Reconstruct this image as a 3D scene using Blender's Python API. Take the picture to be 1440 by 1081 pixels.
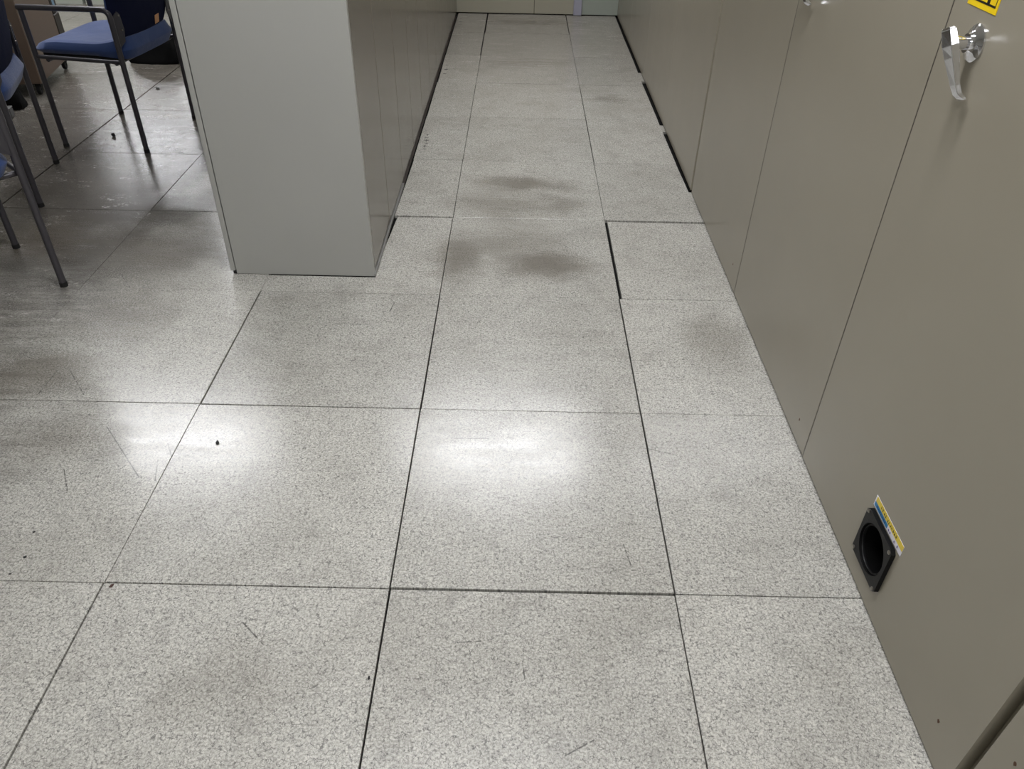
import bpy, bmesh, math, random
from mathutils import Vector, Matrix

for o in list(bpy.data.objects):
    bpy.data.objects.remove(o, do_unlink=True)
S = bpy.context.scene
COL = S.collection
random.seed(11)

# ------------------------------------------------------------------ camera
F_PX = 1082.3
cd = bpy.data.cameras.new('camera')
cd.sensor_fit = 'HORIZONTAL'
cd.sensor_width = 36.0
cd.lens = F_PX / 1440.0 * 36.0
cd.clip_start = 0.02
cam = bpy.data.objects.new('camera', cd)
COL.objects.link(cam)
cam.location = (0.2486, -1.0224, 1.3271)
cam.rotation_euler = (0.918537, -0.016822, 0.013406)
S.camera = cam

# ------------------------------------------------------------------ world, exposure
W = bpy.data.worlds.new('world')
W.use_nodes = True
W.node_tree.nodes['Background'].inputs[0].default_value = (0.8, 0.85, 0.9, 1)
W.node_tree.nodes['Background'].inputs[1].default_value = 0.05
S.world = W
S.view_settings.view_transform = 'Standard'
S.view_settings.look = 'None'
S.view_settings.gamma = 1.0
S.view_settings.use_curve_mapping = False
S.view_settings.exposure = 0.0
LAMP = 46.0            # strength of the fluorescent diffusers


# ------------------------------------------------------------------ material helpers
def srgb(r, g, b):
    f = lambda c: (c / 255 / 12.92) if c / 255 <= 0.04045 else ((c / 255 + 0.055) / 1.055) ** 2.4
    return (f(r), f(g), f(b), 1)


class NT:
    def __init__(s, name):
        s.m = bpy.data.materials.new(name)
        s.m.use_nodes = True
        s.t = s.m.node_tree
        s.b = s.t.nodes['Principled BSDF']

    def n(s, kind, **kw):
        nd = s.t.nodes.new(kind)
        for k, v in kw.items():
            setattr(nd, k, v)
        return nd

    def link(s, a, b):
        s.t.links.new(a, b)

    def put(s, sock, v):
        if isinstance(v, bpy.types.NodeSocket):
            s.link(v, sock)
        elif v is not None:
            sock.default_value = v

    def math(s, op, a, b=None, c=None, clamp=False):
        nd = s.n('ShaderNodeMath', operation=op, use_clamp=clamp)
        s.put(nd.inputs[0], a)
        s.put(nd.inputs[1], b)
        if c is not None:
            s.put(nd.inputs[2], c)
        return nd.outputs[0]

    def vec(s, op, a, b=None, scale=None):
        nd = s.n('ShaderNodeVectorMath', operation=op)
        s.put(nd.inputs[0], a)
        if b is not None:
            s.put(nd.inputs[1], b)
        if scale is not None:
            s.put(nd.inputs['Scale'], scale)
        return nd.outputs['Value'] if op in ('LENGTH', 'DOT_PRODUCT', 'DISTANCE') else nd.outputs[0]

    def noise(s, v, scale, detail=2, rough=0.5, out='Fac'):
        nd = s.n('ShaderNodeTexNoise')
        s.put(nd.inputs['Vector'], v)
        nd.inputs['Scale'].default_value = scale
        nd.inputs['Detail'].default_value = detail
        nd.inputs['Roughness'].default_value = rough
        return nd.outputs[out]

    def rng(s, v, a, b, c=0.0, d=1.0):
        nd = s.n('ShaderNodeMapRange', interpolation_type='SMOOTHSTEP')
        s.put(nd.inputs[0], v)
        nd.inputs[1].default_value = a
        nd.inputs[2].default_value = b
        nd.inputs[3].default_value = c
        nd.inputs[4].default_value = d
        return nd.outputs[0]

    def mix(s, f, a, b, mode='MIX'):
        nd = s.n('ShaderNodeMix', data_type='RGBA', blend_type=mode)
        s.put(nd.inputs[0], f)
        s.put(nd.inputs[6], a)
        s.put(nd.inputs[7], b)
        return nd.outputs[2]

    def bump(s, h, strength, dist):
        nd = s.n('ShaderNodeBump')
        nd.inputs['Strength'].default_value = strength
        nd.inputs['Distance'].default_value = dist
        s.link(h, nd.inputs['Height'])
        s.link(nd.outputs[0], s.b.inputs['Normal'])


def plain(name, col, rough=0.5, metal=0.0, bump=0.0, bscale=200, var=0.06, spec=0.5, emit=None):
    t = NT(name)
    g = t.n('ShaderNodeTexCoord').outputs['Object']
    nz = t.noise(g, bscale * 0.05, 4, 0.6)
    dark = tuple(c * (1 - var) for c in col[:3]) + (1,)
    lite = tuple(min(1, c * (1 + var)) for c in col[:3]) + (1,)
    t.link(t.mix(nz, dark, lite), t.b.inputs['Base Color'])
    t.b.inputs['Roughness'].default_value = rough
    t.b.inputs['Metallic'].default_value = metal
    t.b.inputs['Specular IOR Level'].default_value = spec
    if bump:
        t.bump(t.noise(g, bscale, 3), bump, 0.002)
    if emit:
        t.b.inputs['Emission Color'].default_value = emit[0]
        t.b.inputs['Emission Strength'].default_value = emit[1]
    return t.m


# scuffs measured on the floor: x0, y0, x1, y1 in metres
SCUFFS = [(-1.106, 1.294, -1.038, 1.206), (-1.054, 0.735, -1.054, 0.623), (-1.024, 0.743, -0.929, 0.627),
          (-0.848, 0.341, -0.801, 0.26), (-0.809, 0.496, -0.654, 0.315), (-0.628, 0.437, -0.603, 0.393),
          (-0.63, 0.376, -0.609, 0.302), (-0.144, 1.146, -0.152, 1.089), (0.503, 0.143, 0.518, 0.061),
          (0.094, 0.48, 0.19, 0.483), (0.151, -0.126, 0.196, -0.122), (0.407, -0.318, 0.355, -0.347),
          (-0.282, -0.091, -0.229, -0.139), (0.686, 0.428, 0.59, 0.46), (-0.316, 1.011, -0.204, 1.011),
          (0.28, -0.165, 0.284, -0.203), (0.396, 1.604, 0.448, 1.56)]
# trodden-in dirt: x, y, radius x, radius y, strength
STAINS = [(0.35, 1.43, 0.22, 0.15, 0.75), (0.20, 1.56, 0.32, 0.17, 0.42), (0.05, 1.47, 0.13, 0.24, 0.6),
          (0.28, 2.13, 0.26, 0.12, 0.65), (0.20, 1.93, 0.26, 0.16, 0.45), (0.42, 1.92, 0.16, 0.13, 0.5),
          (0.88, 0.96, 0.13, 0.2, 0.34), (-0.98, 1.02, 0.2, 0.2, 0.4), (-1.12, 0.72, 0.22, 0.13, 0.5),
          (-0.28, -0.22, 0.2, 0.12, 0.2), (0.75, 3.35, 0.12, 0.10, 0.4), (-1.0, 1.45, 0.25, 0.3, 0.45),
          (0.3, 5.15, 0.45, 0.15, 0.35), (0.3, 4.05, 0.4, 0.12, 0.25), (-1.5, 1.55, 0.3, 0.25, 0.5),
          (-0.9, 0.45, 0.2, 0.12, 0.25)]


def floor_material():
    t = NT('speckled_floor_vinyl')
    geo = t.n('ShaderNodeNewGeometry')
    P = t.vec('MULTIPLY', geo.outputs['Position'], (1, 1, 0))
    rnd = t.n('ShaderNodeObjectInfo').outputs['Random']
    off = t.n('ShaderNodeCombineXYZ')
    t.link(t.math('MULTIPLY', rnd, 37.0), off.inputs[0])
    t.link(t.math('MULTIPLY', rnd, 91.0), off.inputs[1])
    Q = t.vec('ADD', P, off.outputs[0])
    # chip pattern
    warp = t.noise(Q, 95, 2, 0.5, 'Color')
    Qw = t.vec('ADD', Q, t.vec('SCALE', t.vec('SUBTRACT', warp, (0.5, 0.5, 0.5)), scale=0.016))
    vor = t.n('ShaderNodeTexVoronoi', feature='DISTANCE_TO_EDGE')
    t.link(Qw, vor.inputs['Vector'])
    vor.inputs['Scale'].default_value = 120
    vein = t.rng(vor.outputs['Distance'], 0.01, 0.10, 1.0, 0.0)
    brk = t.rng(t.noise(Q, 110, 3, 0.6), 0.40, 0.58)
    vein = t.math('MULTIPLY', vein, brk)
    fine = t.rng(t.noise(Q, 210, 3, 0.7), 0.36, 0.64)
    mott = t.rng(t.noise(Q, 60, 4, 0.6), 0.3, 0.7)
    c = t.mix(fine, srgb(160, 158, 151), srgb(212, 210, 201))
    c = t.mix(t.math('MULTIPLY', mott, 0.35), c, srgb(158, 156, 150))
    c = t.mix(t.math('MULTIPLY', vein, 0.72), c, srgb(70, 70, 71))
    # worn dirt clouds
    cloud = t.rng(t.noise(P, 3.2, 6, 0.62), 0.40, 0.72)
    c = t.mix(t.math('MULTIPLY', cloud, 0.22), c, srgb(112, 107, 97))
    grime = t.rng(t.noise(P, 11, 6, 0.7), 0.46, 0.74)
    c = t.mix(t.math('MULTIPLY', grime, 0.26), c, srgb(104, 102, 98))
    # dragged dirt running across the aisle and the seating bay
    st = t.noise(t.vec('MULTIPLY', P, (3.0, 17.0, 1)), 1.6, 6, 0.72)
    streak = t.rng(st, 0.40, 0.66)
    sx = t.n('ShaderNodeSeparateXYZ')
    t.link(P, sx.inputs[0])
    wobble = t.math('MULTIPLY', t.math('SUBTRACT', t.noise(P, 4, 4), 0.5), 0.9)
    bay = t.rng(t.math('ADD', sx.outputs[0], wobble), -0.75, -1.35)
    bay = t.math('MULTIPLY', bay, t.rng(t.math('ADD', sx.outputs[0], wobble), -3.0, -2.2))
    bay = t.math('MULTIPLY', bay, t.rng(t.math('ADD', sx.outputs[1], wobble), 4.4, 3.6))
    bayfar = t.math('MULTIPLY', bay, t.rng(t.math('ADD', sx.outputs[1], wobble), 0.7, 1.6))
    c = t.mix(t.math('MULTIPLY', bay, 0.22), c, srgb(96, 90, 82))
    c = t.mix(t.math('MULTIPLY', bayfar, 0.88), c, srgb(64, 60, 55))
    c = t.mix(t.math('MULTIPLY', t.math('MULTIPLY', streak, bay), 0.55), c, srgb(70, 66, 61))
    c = t.mix(t.math('MULTIPLY', streak, 0.10), c, srgb(96, 92, 86))
    aisle_end = t.rng(t.math('ADD', sx.outputs[1], wobble), 2.2, 4.6)  # browner, darker floor tone towards the far end of the aisle
    c = t.mix(t.math('MULTIPLY', aisle_end, 0.45), c, srgb(118, 110, 98))
    # stains
    acc = None
    dist = t.vec('SCALE', t.vec('SUBTRACT', t.noise(P, 7, 5, 0.65, 'Color'), (0.5, 0.5, 0.5)), scale=0.26)
    Pd = t.vec('ADD', P, dist)
    Pd = t.vec('MULTIPLY', Pd, (1, 1, 0))
    for x, y, rx, ry, k in STAINS:
        q = t.vec('MULTIPLY', t.vec('SUBTRACT', Pd, (x, y, 0)), (1 / rx, 1 / ry, 0))
        m = t.rng(t.vec('LENGTH', q), 0.15, 1.15, k, 0.0)
        acc = m if acc is None else t.math('MAXIMUM', acc, m)
    c = t.mix(acc, c, srgb(86, 78, 66))
    # scuffs
    dm = None
    for x0, y0, x1, y1 in SCUFFS:
        bx, by = x1 - x0, y1 - y0
        L2 = bx * bx + by * by
        pa = t.vec('SUBTRACT', P, (x0, y0, 0))
        h = t.math('MULTIPLY', t.vec('DOT_PRODUCT', pa, (bx / L2, by / L2, 0)), 1.0, clamp=True)
        bend = t.n('ShaderNodeVectorMath', operation='SCALE')
        bend.inputs[0].default_value = (bx, by, 0)
        t.link(h, bend.inputs['Scale'])
        d = t.vec('DISTANCE', pa, bend.outputs[0])
        dm = d if dm is None else t.math('MINIMUM', dm, d)
    sc = t.math('MULTIPLY', t.rng(dm, 0.0004, 0.0022, 0.75, 0.0), t.rng(t.noise(P, 90, 2), 0.35, 0.55))
    c = t.mix(sc, c, srgb(58, 57, 56))
    # scrubbed light scars
    scar = t.rng(t.noise(t.vec('MULTIPLY', P, (1.0, 2.6, 1)), 5.5, 7, 0.75), 0.54, 0.66)
    scar = t.math('MULTIPLY', scar, t.rng(t.noise(P, 70, 3, 0.7), 0.48, 0.62))
    c = t.mix(t.math('MULTIPLY', t.math('MULTIPLY', scar, bay), 0.7), c, srgb(196, 192, 186))
    # each tile has aged a little differently
    tone = t.math('ADD', t.math('MULTIPLY', rnd, 0.14), 0.90)
    hsv = t.n('ShaderNodeHueSaturation')
    t.link(c, hsv.inputs['Color'])
    t.link(tone, hsv.inputs['Value'])
    t.link(hsv.outputs[0], t.b.inputs['Base Color'])
    r = t.math('ADD', t.math('MULTIPLY', fine, 0.06), 0.18)
    r = t.math('ADD', r, t.math('MULTIPLY', streak, 0.05))
    r = t.math('ADD', r, t.math('MULTIPLY', acc, 0.12))
    t.link(r, t.b.inputs['Roughness'])
    t.b.inputs['Specular IOR Level'].default_value = 0.5
    hgt = t.math('ADD', t.math('MULTIPLY', t.noise(P, 4.5, 2, 0.5), 2.0), t.math('MULTIPLY', fine, 0.02))
    hgt = t.math('ADD', hgt, t.math('MULTIPLY', streak, 0.05))
    t.bump(hgt, 0.55, 0.0012)
    return t.m


def paint_material(name, col, rough=0.33):
    t = NT(name)
    g = t.n('ShaderNodeNewGeometry').outputs['Position']
    nz = t.noise(g, 2.2, 4, 0.6)
    c = t.mix(nz, tuple(x * 0.95 for x in col[:3]) + (1,), tuple(x * 1.05 for x in col[:3]) + (1,))
    t.link(c, t.b.inputs['Base Color'])
    t.link(t.math('ADD', t.math('MULTIPLY', t.noise(g, 9, 4), 0.08), rough - 0.04), t.b.inputs['Roughness'])
    t.b.inputs['Specular IOR Level'].default_value = 0.5
    h = t.math('ADD', t.math('MULTIPLY', t.noise(g, 6, 2), 1.0), t.math('MULTIPLY', t.noise(g, 700, 2), 0.03))
    t.bump(h, 0.25, 0.0012)
    return t.m


def fabric_material(name, col, sheen=0.25):
    t = NT(name)
    g = t.n('ShaderNodeTexCoord').outputs['Object']
    nz = t.noise(g, 500, 3, 0.6)
    c = t.mix(nz, tuple(x * 0.75 for x in col[:3]) + (1,), tuple(x * 1.2 for x in col[:3]) + (1,))
    t.link(c, t.b.inputs['Base Color'])
    t.b.inputs['Roughness'].default_value = 0.75
    t.b.inputs['Sheen Weight'].default_value = sheen
    t.b.inputs['Specular IOR Level'].default_value = 0.3 if sheen else 0.12
    t.bump(t.math('ADD', nz, t.math('MULTIPLY', t.noise(g, 14, 2), 6.0)), 0.35, 0.002)
    return t.m


M = {}
M['floor'] = floor_material()
M['void'] = plain('underfloor_dark', srgb(22, 21, 20), 0.9, spec=0.1)
M['paint'] = paint_material('warm_grey_cabinet_paint', srgb(146, 140, 125), 0.24)
M['locker'] = paint_material('grey_locker_paint', srgb(162, 162, 157), 0.30)
M['lockdoor'] = paint_material('warm_grey_locker_door_paint', srgb(115, 109, 99), 0.18)
M['rail'] = plain('dull_aluminium', srgb(150, 150, 146), 0.42, 0.6)
M['black'] = plain('black_plastic', srgb(11, 11, 12), 0.45, bump=0.1, bscale=300, spec=0.22)
M['blackin'] = plain('matt_black', srgb(8, 8, 8), 0.9, spec=0.1)
M['chrome'] = plain('chrome', srgb(225, 226, 230), 0.07, 1.0, var=0.01)
M['screw'] = plain('steel_screw', srgb(150, 146, 138), 0.35, 1.0)
M['rust'] = plain('chipped_rust', srgb(88, 62, 44), 0.8)
M['yellow'] = plain('yellow_sticker', srgb(240, 205, 20), 0.4, var=0.03)
M['labelyellow'] = plain('yellow_label_tape', srgb(226, 200, 66), 0.4, var=0.03)
M['blue_tape'] = plain('blue_label_tape', srgb(32, 122, 176), 0.4, var=0.03)
M['navy_ink'] = plain('navy_ink', srgb(26, 60, 110), 0.5)
M['white_tape'] = plain('white_label_tape', srgb(226, 224, 232), 0.4, var=0.02)
M['ink'] = plain('black_ink', srgb(24, 20, 12), 0.5)
M['violet_ink'] = plain('violet_ink', srgb(110, 100, 150), 0.5)
M['orange'] = plain('orange_red_ink', srgb(212, 92, 14), 0.45)
M['steel'] = plain('dark_grey_tube_paint', srgb(66, 64, 68), 0.34, 0.25)
M['fabric'] = fabric_material('blue_chair_fabric', srgb(44, 66, 114))
M['navy'] = fabric_material('dark_navy_back_fabric', srgb(12, 18, 46), 0.0)
M['cap'] = plain('black_rubber', srgb(18, 18, 18), 0.7)
M['tag'] = plain('tan_sticker', srgb(214, 160, 112), 0.6, var=0.03)
M['brown'] = plain('brown_laminate', srgb(104, 88, 76), 0.5, bump=0.05, bscale=120)
M['darkbrown'] = plain('dark_brown_edge', srgb(44, 38, 32), 0.55)
M['bag'] = fabric_material('black_nylon', srgb(14, 14, 15), 0.0)
M['wall'] = plain('beige_wall_panel', srgb(150, 146, 130), 0.55, bump=0.1, bscale=90, var=0.02)
M['wallgreen'] = plain('greenish_wall_paint', srgb(142, 148, 138), 0.6, bump=0.1, bscale=90, var=0.02)
M['roomwall'] = plain('off_white_room_wall', srgb(206, 204, 196), 0.7, bump=0.1, bscale=60, var=0.02)
M['ceiling'] = plain('white_ceiling_board', srgb(224, 223, 218), 0.85, bump=0.3, bscale=160, var=0.02)
M['violet'] = plain('pale_violet_duct', srgb(150, 149, 162), 0.4, var=0.02)
M['pale'] = paint_material('pale_grey_green_cabinet', srgb(196, 200, 190), 0.4)
M['fixture'] = plain('white_fixture_enamel', srgb(232, 232, 230), 0.4, var=0.01)
M['lamp'] = plain('lit_diffuser', srgb(245, 248, 250), 0.5, var=0.0, emit=((0.972, 0.978, 1.015, 1), LAMP))
M['crumb'] = plain('black_crumb', srgb(16, 15, 15), 0.7)
M['crumbbrown'] = plain('dark_red_brown_crumb', srgb(70, 48, 42), 0.8)
M['greyplastic'] = plain('grey_plastic', srgb(96, 96, 95), 0.5)
M['bluebit'] = plain('pale_blue_plastic', srgb(120, 150, 176), 0.4)


# ------------------------------------------------------------------ mesh helpers
def box(bm, x0, x1, y0, y1, z0, z1, bev=0.0, seg=1):
    vs = [bm.verts.new((x, y, z)) for x in (x0, x1) for y in (y0, y1) for z in (z0, z1)]
    fs = [bm.faces.new([vs[i] for i in f]) for f in
          ((0, 1, 3, 2), (4, 6, 7, 5), (0, 4, 5, 1), (2, 3, 7, 6), (0, 2, 6, 4), (1, 5, 7, 3))]
    if bev:
        es = list({e for f in fs for e in f.edges})
        bmesh.ops.bevel(bm, geom=es, offset=bev, segments=seg, profile=0.5, affect='EDGES')
    return bm


def frames(path):
    """tangent frames along a polyline, parallel transported"""
    P = [Vector(p) for p in path]
    T = []
    for i in range(len(P)):
        a = P[max(0, i - 1)]
        b = P[min(len(P) - 1, i + 1)]
        T.append((b - a).normalized())
    n = Vector((0, 0, 1)) if abs(T[0].z) < 0.9 else Vector((1, 0, 0))
    n = (n - T[0] * n.dot(T[0])).normalized()
    out = []
    for i in range(len(P)):
        n = (n - T[i] * n.dot(T[i])).normalized()
        out.append((P[i], n, T[i].cross(n)))
    return out


def tube(bm, path, r, seg=12, ry=None, closed_caps=True):
    ry = ry or r
    rings = []
    for p, n, b in frames(path):
        rings.append([bm.verts.new(p + n * (r * math.cos(2 * math.pi * k / seg)) + b * (ry * math.sin(2 * math.pi * k / seg)))
                      for k in range(seg)])
    for a, b in zip(rings, rings[1:]):
        for k in range(seg):
            bm.faces.new((a[k], a[(k + 1) % seg], b[(k + 1) % seg], b[k]))
    if closed_caps:
        bm.faces.new(rings[0][::-1])
        bm.faces.new(rings[-1])
    return bm


def fillet(pts, r, n=6):
    """round the inner corners of a polyline"""
    P = [Vector(p) for p in pts]
    out = [P[0]]
    for i in range(1, len(P) - 1):
        a, b, c = P[i - 1], P[i], P[i + 1]
        u = (a - b).normalized()
        v = (c - b).normalized()
        s, e = b + u * r, b + v * r
        for k in range(n + 1):
            t = k / n
            out.append(s * (1 - t) ** 2 + b * 2 * t * (1 - t) + e * t * t)
    out.append(P[-1])
    return out


def lathe(bm, prof, seg=32, axis='x', org=(0, 0, 0)):
    """profile of (along, radius)"""
    rings = []
    for h, r in prof:
        ring = []
        for k in range(seg):
            a = 2 * math.pi * k / seg
            c, s = r * math.cos(a), r * math.sin(a)
            v = {'x': (h, c, s), 'y': (c, h, s), 'z': (c, s, h)}[axis]
            ring.append(bm.verts.new((v[0] + org[0], v[1] + org[1], v[2] + org[2])))
        rings.append(ring)
    for a, b in zip(rings, rings[1:]):
        for k in range(seg):
            bm.faces.new((a[k], a[(k + 1) % seg], b[(k + 1) % seg], b[k]))
    return rings


def prism(bm, pts, axis, lo, hi):
    """extrude a 2-D outline; axis 'x': pts are (y, z); axis 'z': pts are (x, y)"""
    mk = (lambda p, h: (h, p[0], p[1])) if axis == 'x' else (lambda p, h: (p[0], p[1], h))
    a = [bm.verts.new(mk(p, lo)) for p in pts]
    b = [bm.verts.new(mk(p, hi)) for p in pts]
    n = len(pts)
    bm.faces.new(a[::-1])
    bm.faces.new(b)
    for k in range(n):
        bm.faces.new((a[k], a[(k + 1) % n], b[(k + 1) % n], b[k]))
    return bm


def mesh_of(bm, name, mat, smooth=False):
    bmesh.ops.recalc_face_normals(bm, faces=bm.faces[:])
    me = bpy.data.meshes.new(name)
    bm.to_mesh(me)
    bm.free()
    me.materials.append(M[mat])
    if smooth:
        for p in me.polygons:
            p.use_smooth = True
        try:
            me.set_sharp_from_angle(angle=math.radians(38))
        except Exception:
            pass
    return me


def obj(name, bm, mat, parent=None, smooth=False, loc=None):
    me = mesh_of(bm, name, mat, smooth) if isinstance(bm, bmesh.types.BMesh) else bm
    o = bpy.data.objects.new(name, me)
    COL.objects.link(o)
    if parent:
        o.parent = parent
    if loc:
        o.location = loc
    return o


def tag(o, label, cat, group=None):
    o['label'] = label
    o['category'] = cat
    if group:
        o['group'] = group
    return o


def thing(name, label, cat, loc=(0, 0, 0), rz=0.0, group=None):
    o = bpy.data.objects.new(name, None)
    COL.objects.link(o)
    o.location = loc
    o.rotation_euler = (0, 0, rz)
    o.empty_display_size = 0.1
    return tag(o, label, cat, group)


def struct(name, bm, mat, parent=None, **k):
    o = obj(name, bm, mat, parent, **k)
    if not parent:
        o['kind'] = 'structure'
    return o


def copy_tree(o, parent=None):
    c = o.copy()
    COL.objects.link(c)
    if parent:
        c.parent = parent
    for ch in list(o.children):
        copy_tree(ch, c)
    return c


def nb():
    return bmesh.new()


# ------------------------------------------------------------------ room shell
X0, X1, Y0, Y1, H = -6.6, 1.80, -4.2, 13.2, 2.68
YW = 5.40                      # the partition that closes the aisle
floor = struct('floor', box(nb(), X0, X1, Y0, Y1, -0.09, -0.012), 'void')

T = 0.6
std = mesh_of(box(nb(), -0.2992, 0.2992, -0.2992, 0.2992, -0.0121, 0.0, 0.0007), 'tile', 'floor')


def tile_poly(pts):
    return mesh_of(prism(nb(), pts, 'z', -0.0121, 0.0), 'tile_cut', 'floor')


# tiles with wider joints or cut edges: (column, row) -> trims in metres (left, right, near, far)
TRIM = {(1, 2): (0.0085, 0, 0.0015, 0.014), (0, 8): (0.004, 0.004, 0.005, 0.003), (1, 8): (0.0, 0, 0.003, 0),
        (0, 1): (0.0015, 0.002, 0, 0), (-1, 1): (0.0025, 0.001, 0.0, 0.0), (0, -1): (0.002, 0.001, 0, 0.0015),
        (-1, 0): (0.0, 0.001, 0.001, 0.0025), (0, 0): (0.001, 0.001, 0.0018, 0), (1, 0): (0.001, 0, 0.002, 0),
        (-4, 4): (0, 0.005, 0, 0), (-4, 3): (0, 0.006, 0, 0), (-4, 5): (0, 0.004, 0, 0), (-4, 6): (0, 0.005, 0, 0.003),
        (0, 6): (0, 0, 0.003, 0), (1, 4): (0.002, 0, 0, 0), (1, 5): (0.002, 0, 0, 0), (-2, -1): (0, 0.003, 0, 0)}
# the cut strip of tiles beside the lockers: left edge x at near and far end
CUT = {3: (-0.2315, -0.223), 4: (-0.226, -0.225), 5: (-0.224, -0.226), 6: (-0.222, -0.226), 7: (-0.224, -0.225), 8: (-0.224, -0.225)}
RCUT = {3: (0.98, 0.977), 4: (0.978, 0.975), 5: (0.976, 0.974), 6: (0.973, 0.976), 7: (0.976, 0.974), 8: (0.975, 0.976)}
# small settling of the raised-floor tiles: (tilt about x, tilt about y) in degrees
TILT = {(0, 0): (-0.30, 0.12), (-1, 0): (0.0, 0.02), (-2, 0): (0.0, 0.0), (0, 1): (0.16, 0.0), (-1, 1): (0.10, 0.05),
        (1, 0): (0.05, 0.05)}
rest = nb()
for i in range(-11, 3):
    for j in range(-7, 22):
        cx, cy = (i + 0.5) * T, (j + 0.5) * T
        r = random.Random(i * 131 + j * 17 + 5)
        if i > 2 or j >= 9 and i > -2:
            continue
        if i < -7 or i > 1 or j < -3 or j > 11:
            box(rest, cx - .299, cx + .299, cy - .299, cy + .299, -0.0121, 0.0)
            continue
        tilt = TILT.get((i, j), (r.uniform(-.06, .06), r.uniform(-.06, .06)))
        lift = r.uniform(-0.0006, 0.0004)
        if i == -1 and j == 2:
            me = tile_poly([(-.2992, -.2992), (.298, -.2992), (.298, .291), (.3 - .2185, .289), (.3 - .2315, .02),
                            (.3 - .232, -.192), (-.2992, -.192)])
            o = obj('tile', me, None, floor, loc=(cx, cy, lift))
        elif i == -1 and j in CUT:
            a, b = CUT[j]
            far = .2992 if j not in (2, 4) else .298
            near = -.2992 if j not in (3, 8) else -.2965
            rt = .2985 if j not in (7, 8) else .295
            me = tile_poly([(.3 + a, near), (rt, near), (rt, far), (.3 + b, far)])
            o = obj('tile', me, None, floor, loc=(cx, cy, lift))
        elif i == 1 and 3 <= j <= 8:
            e0, e1 = RCUT[j]
            pts = [(-.2992 + (.002 if j in (4, 5) else 0), -.2992), (e0 - cx, -.2992), (e1 - cx, .2992), (-.2992 + (.002 if j in (4, 5) else 0), .2992)]
            if j == 3:
                pts = [(-.2992, -.2992), (.2992, -.2992), (.2992, -.012), (.982 - cx, -.010), (.977 - cx, .2992), (-.2992, .2992)]
            o = obj('tile', tile_poly(pts), None, floor, loc=(cx, cy, lift))
        elif (i, j) in TRIM:
            l, rr, n, f = TRIM[(i, j)]
            me = mesh_of(box(nb(), -.2992 + l, .2992 - rr, -.2992 + n, .2992 - f, -0.0121, 0, 0.0007), 'tile_trim', 'floor')
            o = obj('tile', me, None, floor, loc=(cx, cy, lift))
        else:
            o = obj('tile', std, None, floor, loc=(cx + r.uniform(-.0006, .0006), cy + r.uniform(-.0006, .0006), lift))
        o.rotation_euler = (math.radians(tilt[0]), math.radians(tilt[1]), math.radians(r.uniform(-.06, .06)))
for y0_, y1_ in ((2.835, 2.93), (3.70, 3.875)):
    obj('tile_sliver', box(nb(), 0.9705, 1.02, y0_, y1_, -0.0121, -0.0004), 'floor', floor)
ro = obj('tile_field', rest, 'floor', floor)
ro['kind'] = 'stuff'

struct('ceiling', box(nb(), X0, X1, Y0, Y1, H, H + 0.08), 'ceiling')
struct('wall_left', box(nb(), X0 - 0.1, X0, Y0 - .1, Y1 + .1, -0.09, H + .08), 'roomwall')
struct('wall_right', box(nb(), X1, X1 + 0.1, Y0 - .1, Y1 + .1, -0.09, H + .08), 'roomwall')
struct('wall_front', box(nb(), X0, X1, Y0 - .1, Y0, -0.09, H + .08), 'roomwall')
struct('wall_far', box(nb(), X0, X1, Y1, Y1 + .1, -0.09, H + .08), 'roomwall')
wb = struct('wall_back', box(nb(), -0.74, X1, YW + 0.012, YW + 0.11, -0.012, H), 'void')
for a, b, m in ((-0.738, 0.352, 'wall'), (0.355, 0.655, 'wall'), (0.712, 1.79, 'wallgreen')):
    obj('wall_panel', box(nb(), a, b, YW, YW + 0.02, 0.006, H - 0.002, 0.001), m, wb)
d = struct('trim_1', box(nb(), 0.653, 0.716, YW - 0.022, YW + 0.02, 0.002, H - 0.002, 0.006, 2), 'violet')


# ------------------------------------------------------------------ ceiling lights
def make_light():
    t = thing('ceiling_light', 'lit white fluorescent batten fixture on the ceiling', 'ceiling light',
              group='fluorescent lights in rows on the ceiling')
    b = nb()
    prism(b, [(-0.62, -0.15), (0.62, -0.15), (0.62, 0.15), (-0.62, 0.15)], 'z', -0.035, 0.0)
    obj('housing', b, 'fixture', t)
    for s in (-1, 1):
        obj('end_cap', box(nb(), s * 0.625 - 0.012, s * 0.625 + 0.012, -0.15, 0.15, -0.062, 0.0, 0.004), 'fixture', t)
    b = nb()
    n = 10
    pr = [(-0.135 * math.cos(math.pi * k / n), -0.036 - 0.026 * math.sin(math.pi * k / n)) for k in range(n + 1)]
    A = [b.verts.new((-0.61, y, z)) for y, z in pr]
    B = [b.verts.new((0.61, y, z)) for y, z in pr]
    for k in range(n):
        b.faces.new((A[k], A[k + 1], B[k + 1], B[k]))
    b.faces.new(A)
    b.faces.new(B[::-1])
    b.faces.new((A[0], B[0], B[-1], A[-1]))
    obj('diffuser', b, 'lamp', t, smooth=True)
    return t


lp = make_light()
spots = [(x, y) for y in (-2.55, 0.40, 3.36, 6.30, 9.25, 12.10) for x in (0.16, -2.27, -4.7)
         if not (x > 0 and y > 5) and not (x < 0 and y < 1) and not (x < -3 and y < 7)]
for k, (x, y) in enumerate(spots):
    o = lp if k == 0 else copy_tree(lp)
    o.location = (x, y, H)


# ------------------------------------------------------------------ right-hand electrical cabinets
XF = 0.990                    # door face
DEP = 0.62
CH = 2.10


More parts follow.
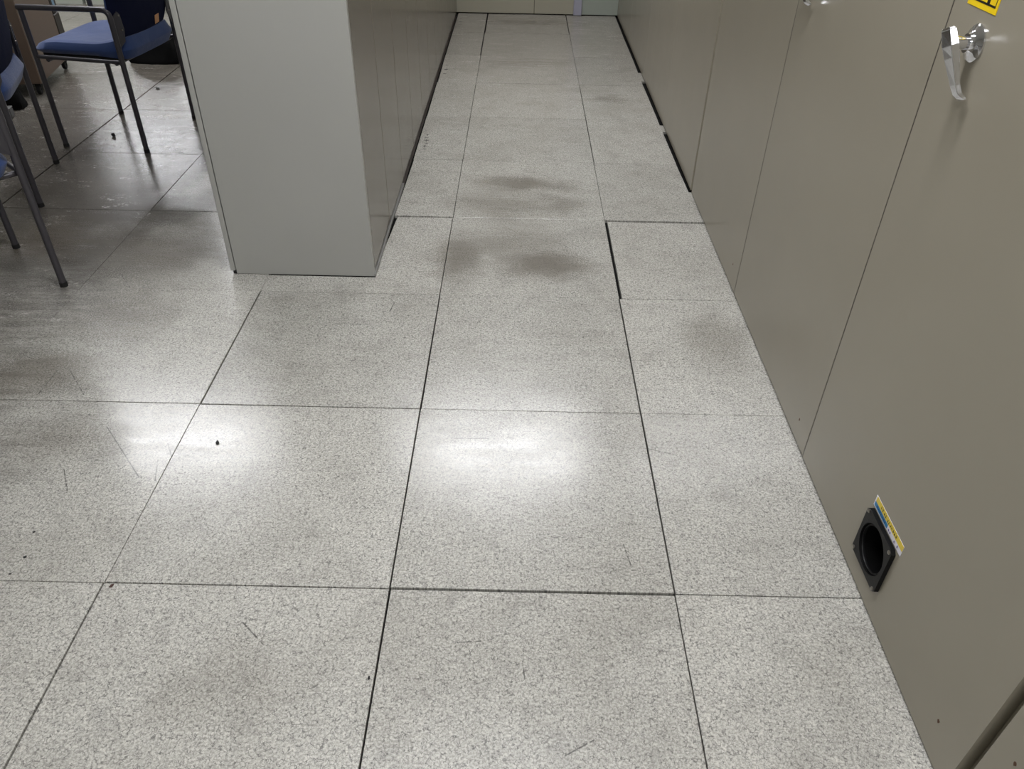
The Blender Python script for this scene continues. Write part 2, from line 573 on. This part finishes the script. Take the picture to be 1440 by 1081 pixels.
def make_handle(parent, y, z, x=XF):
    """chrome L-handle; local to the cabinet"""
    b = nb()
    lathe(b, [(x, 0.0005), (x, 0.029), (x - 0.003, 0.029), (x - 0.006, 0.026), (x - 0.0085, 0.019), (x - 0.013, 0.0155),
              (x - 0.016, 0.0145), (x - 0.016, 0.0005)], 40, 'x', (0, y, z))
    h = obj('handle_rosette', b, 'chrome', parent, smooth=True)
    b = nb()
    tube(b, [(x - 0.014, y, z), (x - 0.05, y, z + 0.001)], 0.0105, 24)
    obj('handle_shaft', b, 'chrome', parent, smooth=True)
    # lever: tapering faceted bar running down from the shaft, with a flared toe
    top = Vector((x - 0.052, y + 0.002, z + 0.022))
    bot = Vector((x - 0.020, y - 0.040, z - 0.078))
    ax = (bot - top).normalized()
    side = Vector((0, 1, 0))
    side = (side - ax * side.dot(ax)).normalized()
    out = side.cross(ax).normalized()
    if out.x > 0:
        out = -out
    b = nb()
    st = [(0.0, 0.012, 0.007), (0.035, 0.015, 0.010), (0.25, 0.015, 0.012), (0.42, 0.0125, 0.011), (0.80, 0.0075, 0.0075), (0.93, 0.0075, 0.007),
          (0.99, 0.0095, 0.006), (1.03, 0.010, 0.0035)]
    rings = []
    for t_, w, d_ in st:
        c = top.lerp(bot, t_)
        if t_ > 0.9:
            c = c - out * ((t_ - 0.9) * 0.06)
        rings.append([b.verts.new(c + side * (w * a) + out * (d_ * e)) for a, e in
                      ((-1, -.7), (1, -.7), (1, .35), (0.1, 1), (-1, .35))])
    for p, q in zip(rings, rings[1:]):
        for k in range(5):
            b.faces.new((p[k], p[(k + 1) % 5], q[(k + 1) % 5], q[k]))
    b.faces.new(rings[0])
    b.faces.new(rings[-1][::-1])
    es = list(b.edges)
    bmesh.ops.bevel(b, geom=es, offset=0.0006, segments=1, profile=0.5, affect='EDGES')
    obj('handle_lever', b, 'chrome', parent)


def rust_chip(parent, y, z, s=0.004):
    b = nb()
    pts = [(y + s * random.uniform(.5, 1) * math.cos(a), z + 1.4 * s * random.uniform(.5, 1) * math.sin(a)) for a in
           [k * math.pi / 4 for k in range(8)]]
    prism(b, pts, 'x', XF - 0.0005, XF + 0.002)
    obj('paint_chip', b, 'rust', parent)


CABS = [(-2.06, -1.240), (-1.236, -0.413), (-0.391, 0.4305), (0.4335, 1.2385), (1.2415, 2.075),
        (2.101, 2.921), (2.922, 3.742), (3.743, 4.563), (4.564, 5.384)]
CLAB = ['warm grey steel cabinet farthest behind the vented cabinet, before a narrow gap',
        'warm grey steel cabinet beyond the open gap beside the vented cabinet',
        'warm grey steel cabinet with black round cable vent and yellow warning sticker',
        'plain warm grey steel cabinet next to the vented one, chrome handle',
        'plain warm grey steel cabinet second from the vented one, beside a dark gap',
        'warm grey steel cabinet just past the dark gap in the aisle row',
        'warm grey steel cabinet second past the dark gap toward the end wall',
        'warm grey steel cabinet third past the dark gap toward the end wall',
        'warm grey steel cabinet touching the end wall of the aisle']
for k, ((a, b_), lab) in enumerate(zip(CABS, CLAB)):
    c = thing('electrical_cabinet', lab, 'cabinet', (0, 0, 0), group='grey steel cabinets along the aisle')
    c.location = (XF + DEP / 2, (a + b_) / 2, 0)
    hold = Vector(c.location)

    def loc(o):
        o.location = -hold
        return o
    kids = []
    far = k >= 5
    z0 = 0.006
    e = 0.0002
    xb = XF + (0.052 if k == 2 else 0.022)
    # carcass: sides, back, top and floor as one folded shell
    bm = nb()
    box(bm, xb, XF + DEP, a + e, b_ - e, z0, CH)
    obj('body', bm, 'paint', c)
    bm = nb()
    g = 0.0006 if not far else 0.0005
    if k == 2:
        hy0, hy1, hz0, hz1 = -0.031, 0.077, 0.076, 0.182
        for (p, q, r_, s_) in ((a + g, hy0, z0, CH - .004), (hy1, b_ - g, z0, CH - .004), (hy0, hy1, z0, hz0), (hy0, hy1, hz1, CH - .004)):
            box(bm, XF, xb - 0.002, p, q, r_, s_)
    else:
        box(bm, XF, xb - 0.002, a + g, b_ - g, z0, CH - .004, 0.0015 if not far else 0.0006)
    obj('door', bm, 'paint', c)
    bm = nb()
    box(bm, XF + 0.07, XF + DEP - 0.03, a + 0.03, b_ - 0.03, -0.0119 if far else -0.001, z0 + 0.001)
    obj('plinth', bm, 'void', c)
    make_handle(c, b_ - (0.085 if k == 3 else 0.111), 1.021 - (0.022 if k == 3 else 0.0))
    if k in (1, 2, 3, 4):
        rust_chip(c, a + 0.075 if k != 1 else b_ - 0.046, {1: 0.224, 2: 0.083, 3: 0.064, 4: 0.076}[k])
    if k in (2, 5):
        bm = nb()
        wd = 0.0215 if k == 2 else 0.0255
        box(bm, XF + 0.0235, XF + 0.046, a - wd + 0.0045, a - 0.0002, z0, CH - 0.01)  # added strip inside the cabinet gap, bounces light to brighten it
        obj('gap_bounce_strip', bm, 'paint', c)
    if k in (2, 3):
        bm = nb()
        box(bm, XF + 0.0005, XF + 0.018, b_ - g + 0.0001, b_ + 0.0034, z0, CH - 0.01)  # dark strip laid in the door gap to paint its shade
        obj('seam_shade', bm, 'darkbrown', c)
    if k == 2:
        yc, zc = 0.023, 0.129
        hw = 0.0625
        # square black guard with a round mouth
        bm = nb()
        n = 48
        xo, xi = XF - 0.009, XF + 0.0
        sq, ci, cb = [], [], []
        rads = 0.053
        for q in range(n):
            an = 2 * math.pi * (q + 0.5) / n
            cs, sn = math.cos(an), math.sin(an)
            m = min(hw / max(abs(cs), 1e-6), hw / max(abs(sn), 1e-6))
            m = min(m, hw * 1.36)
            sq.append((yc + m * cs, zc + m * sn))
            ci.append((yc + rads * cs, zc + rads * sn))
        V = lambda L, xx: [bm.verts.new((xx, p[0], p[1])) for p in L]
        so, co, si, cin = V(sq, xo), V(ci, xo), V(sq, xi), V(ci, XF + 0.004)
        for q in range(n):
            w = (q + 1) % n
            bm.faces.new((so[q], so[w], co[w], co[q]))
            bm.faces.new((so[q], si[q], si[w], so[w]))
            bm.faces.new((co[q], co[w], cin[w], cin[q]))
        vf = obj('vent_frame', bm, 'black', c)
        vf['label'] = 'black square cable vent guard with a round mouth'
        bm = nb()
        lathe(bm, [(xo + 0.006, 0.0475), (xo + 0.0035, 0.0482), (xo + 0.0035, 0.0498), (xo + 0.006, 0.0505)], 48, 'x', (0, yc, zc))
        obj('mouth_ring', bm, 'black', vf, smooth=True)
        bm = nb()
        lathe(bm, [(XF + 0.003, 0.0528), (XF + 0.046, 0.050), (XF + 0.047, 0.0005)], 48, 'x', (0, yc, zc))
        obj('throat', bm, 'blackin', vf, smooth=True)
        bm = nb()
        tube(bm, [(XF + 0.034, yc - 0.02, zc - 0.012), (XF + 0.033, yc + 0.008, zc - 0.038)], 0.002, 8)
        obj('inner_bar', bm, 'black', vf)
        for sy in (-1, 1):
            for sz in (-1, 1):
                bm = nb()
                lathe(bm, [(xo + 0.001, 0.0045), (xo - 0.0015, 0.0045), (xo - 0.0028, 0.003), (xo - 0.003, 0.0003)], 16, 'x',
                      (0, yc + sy * 0.0545, zc + sz * 0.0545))
                obj('screw', bm, 'screw', vf, smooth=True)
        # printed tape above the vent
        ya, yb = 0.0855, -0.0515
        za, zb = 0.1955, 0.2215
        xs = XF
        bm = nb()
        box(bm, xs - 0.0008, xs + 0.0002, yb, ya, za, zb)
        lb = obj('printed_label', bm, 'white_tape', c)
        lb['label'] = 'printed label strip, yellow above, blue and white below'
        zm = za + 0.0125
        L = ya - yb

        def patch(nm, mat, u0, u1, v0, v1, lift, par):
            bm_ = nb()
            box(bm_, xs - 0.0008 - lift, xs - 0.0006, ya - L * u1, ya - L * u0, v0, v1)
            obj(nm, bm_, mat, par)
        patch('yellow_band', 'labelyellow', 0.03, 1.0, zm, zb, 0.0002, lb)
        patch('blue_band', 'blue_tape', 0.02, 0.50, za + 0.0022, zm, 0.0002, lb)
        rr = random.Random(4)

        def glyphs(nm, mat, us, v0, v1, w):
            bm_ = nb()
            for u in us:
                yy = ya - L * u
                hgt = v1 - v0
                for q in range(rr.choice((3, 4))):
                    if rr.random() < 0.5:
                        y_ = yy + rr.uniform(-w, w) * .8
                        box(bm_, xs - 0.0013, xs - 0.0009, y_ - .0004, y_ + .0004, v0 + rr.uniform(0, .3) * hgt, v1 - rr.uniform(0, .3) * hgt)
                    else:
                        z_ = v0 + hgt * rr.uniform(.1, .9)
                        box(bm_, xs - 0.0013, xs - 0.0009, yy - w, yy + w, z_ - .0004, z_ + .0004)
            obj(nm, bm_, mat, lb)
        glyphs('yellow_band_lettering', 'ink', (.22, .27, .34, .39, .46, .50, .56, .61, .67, .72, .77), zm + .002, zb - .0035, .0024)
        glyphs('blue_band_lettering', 'navy_ink', (.12, .17, .22, .27, .32, .37, .41), za + .004, zm - .002, .0024)
        glyphs('white_band_lettering', 'violet_ink', (.56, .61, .77, .87), za + .003, zm - .003, .0022)
        # warning sticker above the handle
        ya, yb, za, zb = 0.386, 0.291, 1.068, 1.205
        bm = nb()
        box(bm, XF - 0.0008, XF + 0.0002, yb, ya, za, zb)
        ws = obj('warning_sticker', bm, 'yellow', c)
        ws['label'] = 'yellow warning sticker with black frame and orange red marks'

        def strip(nm, mat, pts, lift=0.0003):
            bm_ = nb()
            prism(bm_, pts, 'x', XF - 0.0008 - lift, XF - 0.0006)
            obj(nm, bm_, mat, ws)
        R = lambda y0, y1, z0_, z1_: [(y0, z0_), (y1, z0_), (y1, z1_), (y0, z1_)]
        strip('frame_line', 'ink', R(yb + .0075, ya - .0075, za + .0085, za + .0115))
        strip('frame_line', 'ink', R(yb + .0075, ya - .0075, zb - .0115, zb - .0085))
        strip('frame_line', 'ink', R(yb + .0065, yb + .0085, za + .0085, zb - .0085))
        strip('divider_bar', 'ink', R(yb + .027, yb + .0355, za + .0105, zb - .0105))
        strip('lightning_mark', 'orange', [(.352, 1.085), (.340, 1.118), (.349, 1.116), (.338, 1.165), (.362, 1.108), (.352, 1.110), (.360, 1.088)])
        strip('arrow_mark', 'orange', [(.308, 1.090), (.3045, 1.100), (.3045, 1.18), (.3115, 1.18), (.3115, 1.100)])
    for ch in c.children:
        ch.location = -hold

# ------------------------------------------------------------------ left-hand lockers
LX0, LX1 = -0.711, -0.235
LW = 0.788
LH = 1.86
LLAB = ['grey two-door steel locker at the free end of the row, bare end panel facing out',
        'grey two-door steel locker second from the free end of the row',
        'grey two-door steel locker in the middle of the locker row',
        'grey two-door steel locker second from the end wall',
        'grey two-door steel locker closest to the end wall']
for k in range(5):
    a = 1.312 + k * LW
    b_ = a + LW
    c = thing('storage_locker', LLAB[k], 'locker', ((LX0 + LX1) / 2, (a + b_) / 2, 0), group='grey lockers along the aisle')
    hold = Vector(c.location)
    bm = nb()
    if k == 0:
        box(bm, LX0, LX1, a, a + 0.018, 0.001, LH, 0.0012)
        obj('end_panel', bm, 'locker', c)
        bm = nb()
        box(bm, LX0 + 0.006, LX1 - 0.019, a + 0.019, b_ - .0003, 0.03, LH - 0.002)
    else:
        box(bm, LX0 + 0.006, LX1 - 0.019, a + .0003, b_ - .0003, 0.03, LH - 0.002)
    obj('body', bm, 'lockdoor', c)
    bm = nb()
    s0 = a + (0.019 if k == 0 else 0.001)
    g = 0.005
    mid = a + LW / 2 - (0.002 if k else 0.008)
    for p, q in ((s0, mid - g / 2), (mid + g / 2, b_ - (0.006 if k % 2 else 0.004))):
        bm = nb()
        box(bm, LX1 - 0.018, LX1, p, q, 0.022, LH, 0.0012)
        dr = obj('door', bm, 'lockdoor', c)
    bm = nb()
    box(bm, LX1 - 0.045, LX1 + 0.0045, a + 0.0005, b_ - 0.0005, 0.0005, 0.012, 0.001)
    obj('base_rail', bm, 'rail' if k == 0 else 'darkbrown', c)
    bm = nb()
    box(bm, LX0 + 0.03, LX1 - 0.05, a + 0.02, b_ - 0.02, -0.001, 0.03)
    obj('plinth', bm, 'void', c)
    bm = nb()
    box(bm, -0.731, LX0 - 0.0035, a + .001, b_ - .0005, 0.012, LH, 0.0015)
    obj('back_panel', bm, 'locker', c)
    bm = nb()
    box(bm, LX0 - 0.0035, LX0 + 0.02, a + 0.012, b_ - .02, 0.004, LH - 0.01)
    obj('back_gasket', bm, 'blackin', c)
    if k == 0:
        bm = nb()
        box(bm, LX0 - 0.012, LX0 - 0.0005, a + 0.0005, a + 0.012, -0.0005, 0.012, 0.002)
        obj('rubber_foot', bm, 'cap', c)
    for ch in c.children:
        ch.location = -hold
f5 = tag(obj('filler_panel', box(nb(), -0.70, LX1 - 0.004, 1.312 + 5 * LW + .001, YW - 0.001, 0.0005, LH - 0.01), 'lockdoor'),
         'narrow grey filler panel between the lockers and the end wall', 'panel')


# ------------------------------------------------------------------ low pale cabinets in the bay behind the chairs
for k, (a, b_) in enumerate(((-4.9, -4.01), (-4.0, -3.11), (-3.105, -2.56), (-2.555, -1.66), (-1.655, -0.77))):
    c = thing('low_cabinet', ['pale grey-green low cabinet with two doors at the far left end of the bay row',
                              'pale grey-green low cabinet with two doors beyond the drawer pedestal',
                              'narrow pale grey-green low cabinet beyond the blue chair with a tan sticker',
                              'pale grey-green low cabinet with two doors second from the end wall partition',
                              'pale grey-green low cabinet with two doors beside the end wall partition'][k], 'cabinet',
              ((a + b_) / 2, YW + 0.22, 0), group='low pale cabinets behind the chairs')
    w = (b_ - a) / 2
    obj('body', box(nb(), -w, w, -0.19, 0.2, 0.045, 0.60, 0.002), 'pale', c)
    obj('plinth', box(nb(), -w + .01, w - .01, -0.2, 0.19, 0.0, 0.045), 'pale', c)
    nd = 1 if w < 0.3 else 2
    for q in range(nd):
        p0 = -w + 2 * w / nd * q + 0.003
        p1 = -w + 2 * w / nd * (q + 1) - 0.003
        dd = obj('door', box(nb(), p0, p1, -0.21, -0.191, 0.055, 0.59, 0.002), 'pale', c)
        hx = p1 - 0.04 if q == 0 else p0 + 0.04
        obj('handle', box(nb(), hx - 0.006, hx + 0.006, -0.222, -0.209, 0.42, 0.53, 0.003), 'rail', dd)


# ------------------------------------------------------------------ blue armchairs
def cushion(bm, w, d0, d1, shape, nu=28, nv=28):
    """closed pillow: shape(u, v) -> (x, y, ztop, zbottom); edge rows meet"""
    top, bot = [], []
    for i in range(nu + 1):
        rt, rb = [], []
        for j in range(nv + 1):
            u, v = -1 + 2 * i / nu, -1 + 2 * j / nv
            p = shape(u, v)
            rt.append(bm.verts.new((p[0], p[1], p[2])))
            rb.append(bm.verts.new((p[0], p[1], p[3])))
        top.append(rt)
        bot.append(rb)
    for i in range(nu):
        for j in range(nv):
            bm.faces.new((top[i][j], top[i + 1][j], top[i + 1][j + 1], top[i][j + 1]))
            bm.faces.new((bot[i][j], bot[i][j + 1], bot[i + 1][j + 1], bot[i + 1][j]))
    for i in range(nu):
        bm.faces.new((top[i][0], bot[i][0], bot[i + 1][0], top[i + 1][0]))
        bm.faces.new((top[i][nv], top[i + 1][nv], bot[i + 1][nv], bot[i][nv]))
    for j in range(nv):
        bm.faces.new((top[0][j], top[0][j + 1], bot[0][j + 1], bot[0][j]))
        bm.faces.new((top[nu][j], bot[nu][j], bot[nu][j + 1], top[nu][j + 1]))
    return bm


def sq2disc(u, v, k):
    """round the corners of the unit square"""
    m = max(abs(u), abs(v))
    if m < 1e-6:
        return u, v
    ln = (abs(u) ** k + abs(v) ** k) ** (1 / k)
    return u * m / ln, v * m / ln


HWID, HDEP = 0.236, 0.198
TR = 0.0115


def make_chair():
    t = thing('armchair', 'blue', 'chair')
    # seat
    def seat(u, v):
        a, b = sq2disc(u, v, 7)
        x = a * 0.226
        y = 0.006 + b * 0.230
        m = max(abs(u), abs(v))
        rim = math.sqrt(max(0.0, 1 - min(1, max(0, (m - 0.80) / 0.20)) ** 2.4))
        rear = max(0, -b - 0.30) / 0.70
        front = max(0, b - 0.45) / 0.55
        z = 0.452 + 0.040 * rear ** 1.7 - 0.018 * front ** 2 + 0.010 * abs(a) ** 2 * (1 - front)
        zlow = 0.402 - 0.022 * rear ** 1.5
        zm = zlow + (z - zlow) * 0.45
        zt = zm + (z - zm) * (0.05 + 0.95 * rim)
        zb = zm - (zm - zlow) * (0.05 + 0.95 * rim)
        return x, y, zt, zb
    b = nb()
    cushion(b, 0, 0, 0, seat)
    obj('seat', b, 'fabric', t, smooth=True)
    # under-seat pan
    obj('seat_pan', box(nb(), -0.19, 0.19, -0.17, 0.20, 0.384, 0.404, 0.006), 'cap', t)

    # back
    def back(u, v):
        a, c = sq2disc(u, v, 5.0)
        wide = 0.238 - 0.02 * max(0, -c - 0.25) ** 1.5
        x = a * wide
        zc = 0.672 + c * 0.215
        lean = 0.02 * c
        y0 = -HDEP - 0.022 + 0.018 * (a * a) - lean * 1.4
        m = max(abs(u), abs(v))
        rim = math.sqrt(max(0.0, 1 - min(1, max(0, (m - 0.6) / 0.4)) ** 2))
        return x, y0, zc, rim
    b = nb()
    nu = nv = 26
    fr, bk = [], []
    for i in range(nu + 1):
        f_, k_ = [], []
        for j in range(nv + 1):
            x, y0, z, rim = back(-1 + 2 * i / nu, -1 + 2 * j / nv)
            f_.append(b.verts.new((x, y0 + 0.006 + 0.022 * rim, z)))
            k_.append(b.verts.new((x, y0 - 0.002 - 0.016 * rim, z)))
        fr.append(f_)
        bk.append(k_)
    for i in range(nu):
        for j in range(nv):
            b.faces.new((fr[i][j], fr[i + 1][j], fr[i + 1][j + 1], fr[i][j + 1]))
    # the upholstered front wraps round to a thin seam; a darker navy surface closes the rear
    rim_f = [fr[i][0] for i in range(nu + 1)] + [fr[nu][j] for j in range(1, nv + 1)] + \
            [fr[i][nv] for i in range(nu - 1, -1, -1)] + [fr[0][j] for j in range(nv - 1, 0, -1)]
    rim_b = [bk[i][0] for i in range(nu + 1)] + [bk[nu][j] for j in range(1, nv + 1)] + \
            [bk[i][nv] for i in range(nu - 1, -1, -1)] + [bk[0][j] for j in range(nv - 1, 0, -1)]
    for q in range(len(rim_f)):
        w = (q + 1) % len(rim_f)
        b.faces.new((rim_f[q], rim_b[q], rim_b[w], rim_f[w]))
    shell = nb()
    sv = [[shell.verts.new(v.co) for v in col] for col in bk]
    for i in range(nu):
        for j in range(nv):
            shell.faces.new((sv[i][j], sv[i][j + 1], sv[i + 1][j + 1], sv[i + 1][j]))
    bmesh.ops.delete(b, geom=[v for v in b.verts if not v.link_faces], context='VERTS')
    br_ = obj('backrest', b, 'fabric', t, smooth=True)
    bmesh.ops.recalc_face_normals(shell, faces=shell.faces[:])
    obj('back_rear_face', shell, 'navy', br_, smooth=True)
    for s in (-1, 1):
        x = s * HWID
        lg = obj('leg', tube(nb(), [(x, HDEP, 0.008), (x, HDEP, 0.585)], TR, 14), 'steel', t, smooth=True)
        obj('foot_cap', tube(nb(), [(x, HDEP, 0.0), (x, HDEP, 0.016)], TR + 0.0012, 14), 'cap', lg, smooth=True)
        lg = obj('leg', tube(nb(), [(x, -HDEP, 0.008), (x, -HDEP, 0.56)], TR, 14), 'steel', t, smooth=True)
        obj('foot_cap', tube(nb(), [(x, -HDEP, 0.0), (x, -HDEP, 0.016)], TR + 0.0012, 14), 'cap', lg, smooth=True)
        pth = fillet([(x, HDEP + 0.012, 0.594), (x, -HDEP, 0.600), (x, -HDEP, 0.545)], 0.036, 8)
        obj('armrest', tube(nb(), pth, TR, 14, ry=TR * 1.1), 'steel', t, smooth=True)
        obj('seat_rail', tube(nb(), [(x, HDEP, 0.398), (x, -HDEP, 0.392)], 0.0085, 12), 'steel', t, smooth=True)
        # bracket plate joining the leg to the back
        xi = x - s * 0.048
        pts = [(x, 0.565), (xi + s * 0.016, 0.588), (xi + s * 0.002, 0.575), (xi - s * 0.004, 0.515), (xi + s * 0.010, 0.470), (x, 0.445)]
        bm = nb()
        off = lambda p: -HDEP - 0.012 * min(1.0, abs(p[0] - x) / 0.035)
        A = [bm.verts.new((p[0], off(p) - 0.005, p[1])) for p in pts]
        B = [bm.verts.new((p[0], off(p), p[1])) for p in pts]
        bm.faces.new(A)
        bm.faces.new(B[::-1])
        for q in range(len(pts)):
            w = (q + 1) % len(pts)
            bm.faces.new((A[q], A[w], B[w], B[q]))
        br = obj('back_bracket', bm, 'steel', t)
        for zz in (0.572, 0.515):
            bm = nb()
            lathe(bm, [(-HDEP - 0.010, 0.004), (-HDEP - 0.0185, 0.0035), (-HDEP - 0.0192, 0.0003)], 12, 'y', (xi + s * 0.012, 0, zz))
            obj('bolt', bm, 'screw', br, smooth=True)
    for yy in (HDEP - 0.05, -HDEP + 0.03):
        obj('cross_rail', tube(nb(), [(-HWID, yy, 0.385), (HWID, yy, 0.385)], 0.0085, 12), 'steel', t, smooth=True)
    return t


def place_chair(o, nr, u, label):
    """nr: floor point of the leg at local (-w, -d); u: direction of the back legs' line"""
    ln = math.hypot(*u)
    u = (u[0] / ln, u[1] / ln)
    f = (-u[1], u[0])
    o.location = (nr[0] + u[0] * HWID + f[0] * HDEP, nr[1] + u[1] * HWID + f[1] * HDEP, 0)
    o.rotation_euler = (0, 0, math.atan2(u[1], u[0]))
    o['label'] = label
    o['group'] = 'blue armchairs in the seating bay'


ca = make_chair()
place_chair(ca, (-1.452, 2.414), (0.059, 0.468), 'blue upholstered armchair with a tan square sticker on its back')
cb_ = copy_tree(ca)
place_chair(cb_, (-1.641, 1.817), (-0.158, 0.456), 'blue upholstered armchair before the brown drawer pedestal, no sticker')
cc = copy_tree(ca)
place_chair(cc, (-1.259 - 0.472 * 0.66, 1.206 - 0.472 * 0.75), (0.66, 0.75), 'blue upholstered armchair farthest from the brown drawer pedestal')
# the sticker on the first chair's back
bm = nb()
box(bm, -0.019, 0.019, -0.0012, 0.0003, -0.019, 0.019, 0.0004)
sk = obj('back_sticker', bm, 'tag', ca)
sk.location = (0.086, -HDEP - 0.0150, 0.502)
sk.rotation_euler = (math.radians(13), math.radians(-4), math.radians(2))


# ------------------------------------------------------------------ drawer pedestal
p = thing('drawer_pedestal', 'brown mobile drawer pedestal on casters beside the blue chairs', 'drawers', (-2.555, 3.44, 0), math.radians(11))
obj('body', box(nb(), -0.20, 0.20, -0.29, 0.205, 0.062, 0.62, 0.004), 'brown', p)
for z0, z1 in ((0.066, 0.30), (0.305, 0.46), (0.465, 0.615)):
    dr = obj('drawer', box(nb(), -0.198, 0.203, 0.207, 0.30, z0, z1, 0.004), 'darkbrown', p)
    obj('handle', box(nb(), -0.07, 0.07, 0.298, 0.312, z1 - 0.04, z1 - 0.025, 0.003), 'rail', dr)
obj('edge_sticker', box(nb(), 0.2025, 0.2042, 0.235, 0.268, 0.335, 0.375), 'bluebit', p)
for sx in (-0.16, 0.165):
    for sy in (-0.25, 0.235):
        bm = nb()
        rg = lathe(bm, [(-0.010, 0.004), (-0.010, 0.021), (-0.007, 0.0245), (0.007, 0.0245), (0.010, 0.021), (0.010, 0.004)], 20, 'x', (sx, sy, 0.0247))
        box(bm, sx - 0.014, sx + 0.014, sy - 0.006, sy + 0.022, 0.036, 0.064)
        obj('caster', bm, 'cap', p, smooth=True)


# ------------------------------------------------------------------ bags on the floor behind the chairs
def make_bag(label, loc, rz, sx, sy, sz, seed):
    rr = random.Random(seed)
    t = thing('bag', label, 'bag', loc, rz)
    bm = nb()
    nu, nv = 24, 12
    rings = []
    for j in range(nv + 1):
        v = j / nv
        z = sz * v
        k = (1 - 0.28 * v) * (1 if v > 0.04 else 0.95)
        if v > 0.85:
            k *= 1 - ((v - 0.85) / 0.15) ** 2 * 0.35
        ring = []
        for i in range(nu):
            a = 2 * math.pi * i / nu
            cs, sn = math.cos(a), math.sin(a)
            e = 0.45
            x = sx * k * math.copysign(abs(cs) ** e, cs)
            y = sy * k * math.copysign(abs(sn) ** e, sn)
            wob = 1 + 0.05 * math.sin(3 * a + 5 * v + seed) + 0.03 * math.sin(7 * a - 9 * v)
            ring.append(bm.verts.new((x * wob, y * wob, z)))
        rings.append(ring)
    for a, b in zip(rings, rings[1:]):
        for k in range(nu):
            bm.faces.new((a[k], a[(k + 1) % nu], b[(k + 1) % nu], b[k]))
    bm.faces.new(rings[0][::-1])
    bm.faces.new(rings[-1])
    obj('bag_body', bm, 'bag', t, smooth=True)
    for s in (-1, 1):
        pth = [(sx * 0.45 * math.cos(q), s * sy * 0.35, sz * 0.96 + 0.022 * math.sin(q)) for q in [math.pi * w / 12 for w in range(13)]]
        obj('carry_strap', tube(nb(), pth, 0.004, 8, ry=0.011), 'bag', t, smooth=True)
    obj('zip', box(nb(), -sx * 0.5, sx * 0.5, -0.005, 0.005, sz - 0.002, sz + 0.003, 0.001), 'black', t)
    return t


make_bag('black soft bag on the floor behind the chair with a tan sticker', (-1.97, 3.93, 0), math.radians(-4), 0.165, 0.10, 0.17, 1)
make_bag('black soft bag on the floor between blue chair and brown pedestal', (-2.425, 2.985, 0), math.radians(12), 0.115, 0.062, 0.2, 2)
bx = thing('cable_box', 'small grey plastic box on the floor beside a black bag', 'box', (-2.33, 2.845, 0), math.radians(15))
obj('box_base', box(nb(), -0.035, 0.035, -0.025, 0.025, 0.0, 0.04, 0.004, 2), 'greyplastic', bx)
obj('box_lid', box(nb(), -0.036, 0.036, -0.026, 0.026, 0.041, 0.048, 0.003, 2), 'greyplastic', bx)


# ------------------------------------------------------------------ crumbs and marks on the floor
def crumb(label, x, y, s, mat='crumb', seed=0, flat=0.5):
    rr = random.Random(seed)
    bm = nb()
    bmesh.ops.create_icosphere(bm, subdivisions=2, radius=1.0)
    for v in bm.verts:
        k = rr.uniform(0.65, 1.1)
        v.co = Vector((v.co.x * s * 1.2 * k, v.co.y * s * 0.75 * k, max(-0.5, v.co.z) * s * flat * k))
    zmin = min(v.co.z for v in bm.verts)
    for v in bm.verts:
        v.co.z -= zmin
    o = obj('floor_crumb', bm, mat)
    o.location = (x, y, 0.0002)
    o.rotation_euler = (0, 0, rr.uniform(0, 3))
    return tag(o, label, 'debris', 'crumbs lying on the floor tiles')


crumb('black two-lobed crumb lying in the glare on a floor tile', -0.502, 0.442, 0.0065, seed=3)
crumb('dark reddish brown chip at a tile corner joint', -0.581, -0.009, 0.005, 'crumbbrown', 5, 0.3)
crumb('black crumb on the dark shiny floor behind the chair legs', -1.687, 2.605, 0.011, seed=8, flat=1.1)
crumb('pale grey crumb on the shiny floor beside the free locker end', -1.761, 3.357, 0.012, 'greyplastic', 9, 0.7)
crumb('tiny black crumb beside a tile joint far from the chairs', -0.010, -0.207, 0.0035, seed=12)
crumb('tiny black crumb nearest the glare among three small ones', -0.815, 0.133, 0.003, seed=14)
crumb('tiny black elongated crumb, middle one of three small ones', -0.798, 0.062, 0.0038, seed=15)
crumb('tiny black crumb near a tile joint, last of three small ones', -0.807, 0.016, 0.003, seed=16)

# faint pen strokes on the cut tiles beside the lockers
rr = random.Random(21)
for y, n in ((2.62, 6), (3.86, 3), (5.11, 3)):
    bm = nb()
    for q in range(n):
        yy = y - 0.09 + 0.19 * q / max(1, n - 1)
        w = rr.uniform(0.012, 0.026)
        xx = -0.192 + rr.uniform(-0.006, 0.006)
        box(bm, xx - w / 2, xx + w / 2, yy - 0.003, yy + 0.003, -0.0008, 0.0004)
        if q % 2:
            box(bm, xx - 0.002, xx + 0.002, yy - 0.012, yy + 0.012, -0.0008, 0.0004)
    obj('pen_mark', bm, 'navy_ink' if False else 'ink', floor)
